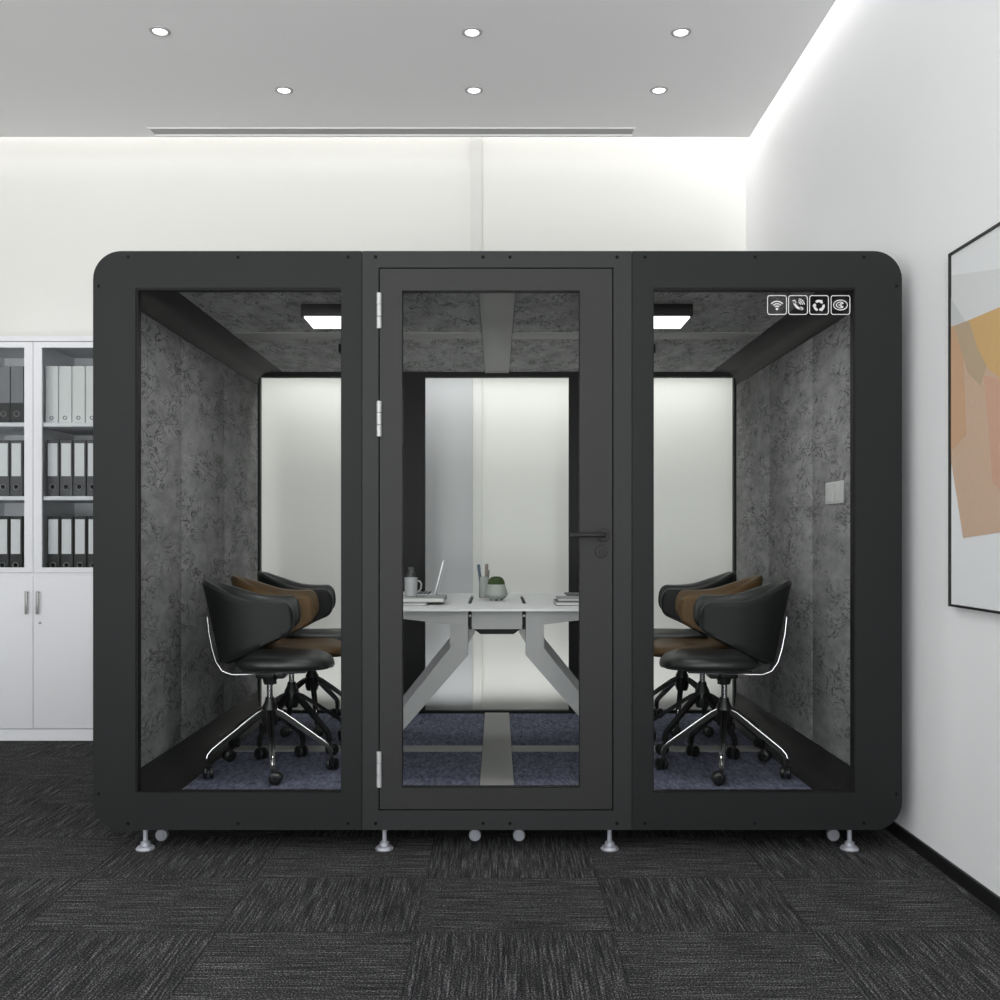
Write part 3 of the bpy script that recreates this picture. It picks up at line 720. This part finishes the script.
# potted succulent
X = at(496.3, 4.98)
pp = thing('potted_succulent', 'small round green succulent in a tapered grey stone pot at the table centre', 'potted plant', (X, 4.98, TZ))
MB().lathe([(0, .008), (.034, .008), (.048, .016), (.058, .028), (.058, .034), (.044, .080), (.042, .082), (.040, .080), (.040, .070), (0, .070)]).build('pot', M_pot, pp)
fb = MB()
for k in range(3):
    a = 2*PI*k/3-PI/2; fb.lathe([(0, .0005), (.004, .0005), (.006, .012), (0, .012)], (.03*math.cos(a), .03*math.sin(a), 0), n=10)
fb.build('pot_feet', M_coverd, pp)
MB().lathe([(0, .0705), (.039, .0705), (.039, .074), (0, .076)]).build('soil', M_soil, pp)
sb = MB(); n = 60
rows_ = 12; prevs = []
for j in range(rows_+1):
    ph = PI/2*j/rows_; ring = []
    for k in range(n):
        t = 2*PI*k/n; rib = 1-.10*abs(math.sin(5*t))
        r = .043*math.cos(ph)**.7*rib if j < rows_ else .0008
        ring.append(sb.bm.verts.new((r*math.cos(t), r*math.sin(t), .077+.044*math.sin(ph)**.9)))
    prevs.append(ring)
for A, B in zip(prevs, prevs[1:]):
    for k in range(n): sb.bm.faces.new([A[k], A[(k+1) % n], B[(k+1) % n], B[k]])
sb.bm.faces.new(prevs[-1]); sb.bm.faces.new(prevs[0][::-1])
sb.build('succulent', M_green, pp, smooth=60)
# books
def book(name, label, x0, x1, y0, y1, z, h, cov, cat='book'):
    c_ = ((x0+x1)/2, (y0+y1)/2, z)
    t = thing(name, label, cat, c_)
    a_, b_ = (x1-x0)/2, (y1-y0)/2
    MB().box(-a_, a_, -b_, b_, 0, .0025).box(-a_, a_, -b_, b_, h-.0025, h).box(a_-.003, a_, -b_, b_, .0025, h-.0025).build('cover', cov, t)
    MB().box(-a_+.002, a_-.0035, -b_+.003, b_-.003, .0026, h-.0026).build('pages', M_paper, t)
    return t
book('notebook', 'thin grey notebook at the bottom of the pile under the mug', -.52, -.325, 4.60, 4.80, TZ+.0005, .012, M_cover)
book('notebook', 'pale thick notebook on top of the pile under the mug', -.53, -.245, 4.66, 4.90, TZ+.0130, .020, M_pot)
book('notebook', 'lower dark-edged notebook of the pair near the right end of the table', .272, .50, 4.60, 4.82, TZ+.0005, .018, M_coverd)
book('notebook', 'upper pale notebook of the pair near the right end of the table', .285, .51, 4.65, 4.86, TZ+.019, .012, M_cover)
t = thing('closed_laptop', 'closed silver laptop on the table behind the right pair of notebooks', 'laptop', (.52, 5.25, TZ+.0005))
MB().box(-.16, .16, -.11, .11, 0, .011, bev=.003).build('base', M_alu, t)
MB().box(-.16, .16, -.11, .11, .0125, .020, bev=.003).build('lid', M_coverd, t)
# mug
Xm = at(411, 4.75)
mg = thing('mug', 'plain grey mug standing on the notebooks at the left of the table', 'mug', (Xm, 4.75, TZ+.0335))
MB().lathe([(0, 0), (.026, 0), (.030, .004), (.031, .09), (.030, .0915), (.028, .09), (.027, .008), (0, .006)]).build('cup', M_mug, mg)
MB().tube([(.030, 0, .075), (.042, 0, .074), (.049, 0, .062), (.048, 0, .042), (.040, 0, .028), (.029, 0, .024)], .0042, n=8).build('handle', M_mug, mg)
Xt = at(411, 5.1)
tm = thing('tumbler', 'narrow dark grey bottle standing behind the mug', 'bottle', (Xt, 5.1, TZ))
MB().lathe([(0, 0), (.022, 0), (.023, .004), (.022, .13), (.016, .142), (.0, .142)]).build('body', M_tumb, tm)
MB().lathe([(0, .1425), (.015, .1425), (.016, .146), (.015, .160), (.012, .164), (0, .164)]).build('cap', M_coverd, tm)
# laptop
lp = thing('open_laptop', 'open silver laptop seen edge-on at the left end of the table', 'laptop', (-.44, 5.43, TZ+.0005))
MB().box(-.11, .11, -.155, .155, 0, .012, bev=.003).build('base', M_alu, lp)
kb = MB()
for r in range(5):
    for c_ in range(13):
        y = -.135+c_*.021; x = -.02+r*.021; kb.box(x, x+.016, y, y+.017, .0122, .0135)
kb.build('keyboard', M_coverd, lp)
scb = MB(); x0, z0, x1, z1 = .108, .014, .154, .190
nx, nz = (z1-z0), -(x1-x0); l = math.hypot(nx, nz); nx, nz = nx/l*.003, nz/l*.003
sc = scb.plate([(x0, z0), (x1, z1), (x1+nx*2, z1+nz*2), (x0+nx*2, z0+nz*2)], [], -.155, .155).build('lid', M_alu, lp)
MB().plate([(x0-nx*.2+.002, z0+.012), (x1-nx*.2-.001, z1-.008), (x1-.0002, z1-.008), (x0+.0028, z0+.012)], [], -.145, .145).build('screen', M_screen, sc)

# ------------------------------------------------------------------ lights
def area(name, loc, rot, sx, sy, power, col=(1, 1, 1)):
    l = bpy.data.lights.new(name, 'AREA'); l.shape = 'RECTANGLE'; l.size = sx; l.size_y = sy; l.energy = power; l.color = col
    o = bpy.data.objects.new(name, l); C.objects.link(o); o.location = loc; o.rotation_euler = rot; return o
# cove strips tucked above the dropped ceiling
area('cove_light_back', (-1.8, 6.38, 3.88), (0, 0, 0), 6.6, .04, 11, (1, .985, .955))
area('cove_light_side', (1.545, 2.1, 3.86), (0, 0, 0), .04, 8.4, 22, (1, .99, .965))
for px, py, wh in dl:
    Y = (CZ-EYE)*F/(CY-py); X = (px-CX)/F*Y
    l = bpy.data.lights.new('downlight_beam', 'SPOT'); l.energy = 12; l.spot_size = 1.7; l.spot_blend = .9; l.shadow_soft_size = .05
    o = bpy.data.objects.new('downlight_beam', l); C.objects.link(o); o.location = (X, Y, CZ-.03)
for sx in (-1, 1):
    area('pod_lamp_light', (sx*.70, 4.40, CEI-.068), (0, 0, 0), .24, .2, 5)

w = bpy.data.worlds.new('world'); bpy.context.scene.world = w; w.use_nodes = True
wn = w.node_tree; bg = wn.nodes['Background']
tc = wn.nodes.new('ShaderNodeTexCoord'); sp = wn.nodes.new('ShaderNodeSeparateXYZ'); rp = wn.nodes.new('ShaderNodeValToRGB')
mr = wn.nodes.new('ShaderNodeMapRange'); mr.inputs['From Min'].default_value = -1; mr.inputs['From Max'].default_value = 1
wn.links.new(tc.outputs['Generated'], sp.inputs[0]); wn.links.new(sp.outputs['Z'], mr.inputs['Value']); wn.links.new(mr.outputs[0], rp.inputs[0]); wn.links.new(rp.outputs[0], bg.inputs['Color'])
rp.color_ramp.elements[0].position = .46; rp.color_ramp.elements[0].color = (1, 1, 1, 1)      # lower half of world brightened as added fill for the ceiling
rp.color_ramp.elements[1].position = .53; rp.color_ramp.elements[1].color = (.42, .43, .44, 1)
bg.inputs['Strength'].default_value = 7.6
area('added_fill_rear_top', (0, 6.26, 2.36), (math.radians(4), 0, 0), 2.9, .05, 8).data.spread = math.radians(125)  # unseen fill lamp added to brighten the wall behind the pod
area('added_fill_rear_low', (0, 6.26, .035), (math.radians(176), 0, 0), 2.9, .05, 6.5).data.spread = math.radians(125)  # second added fill, hidden near the floor, lifts the lower rear wall
port = area('open_end_portal', (-1.8, -2.15, 2), (math.radians(90), 0, 0), 6.8, 4, 1)  # unseen sampling portal for world light at the open end, no window there
port.data.cycles.is_portal = True

# ------------------------------------------------------------------ camera
cam = bpy.data.cameras.new('camera'); co_ = bpy.data.objects.new('camera', cam); C.objects.link(co_)
cam.sensor_width = 36; cam.lens = 36; cam.shift_x = (500-CX)/1000; cam.shift_y = (CY-500)/1000
co_.location = (0, 0, EYE); co_.rotation_euler = (PI/2, 0, 0)
sc_ = bpy.context.scene; sc_.camera = co_
sc_.view_settings.view_transform = 'Standard'; sc_.view_settings.look = 'None'
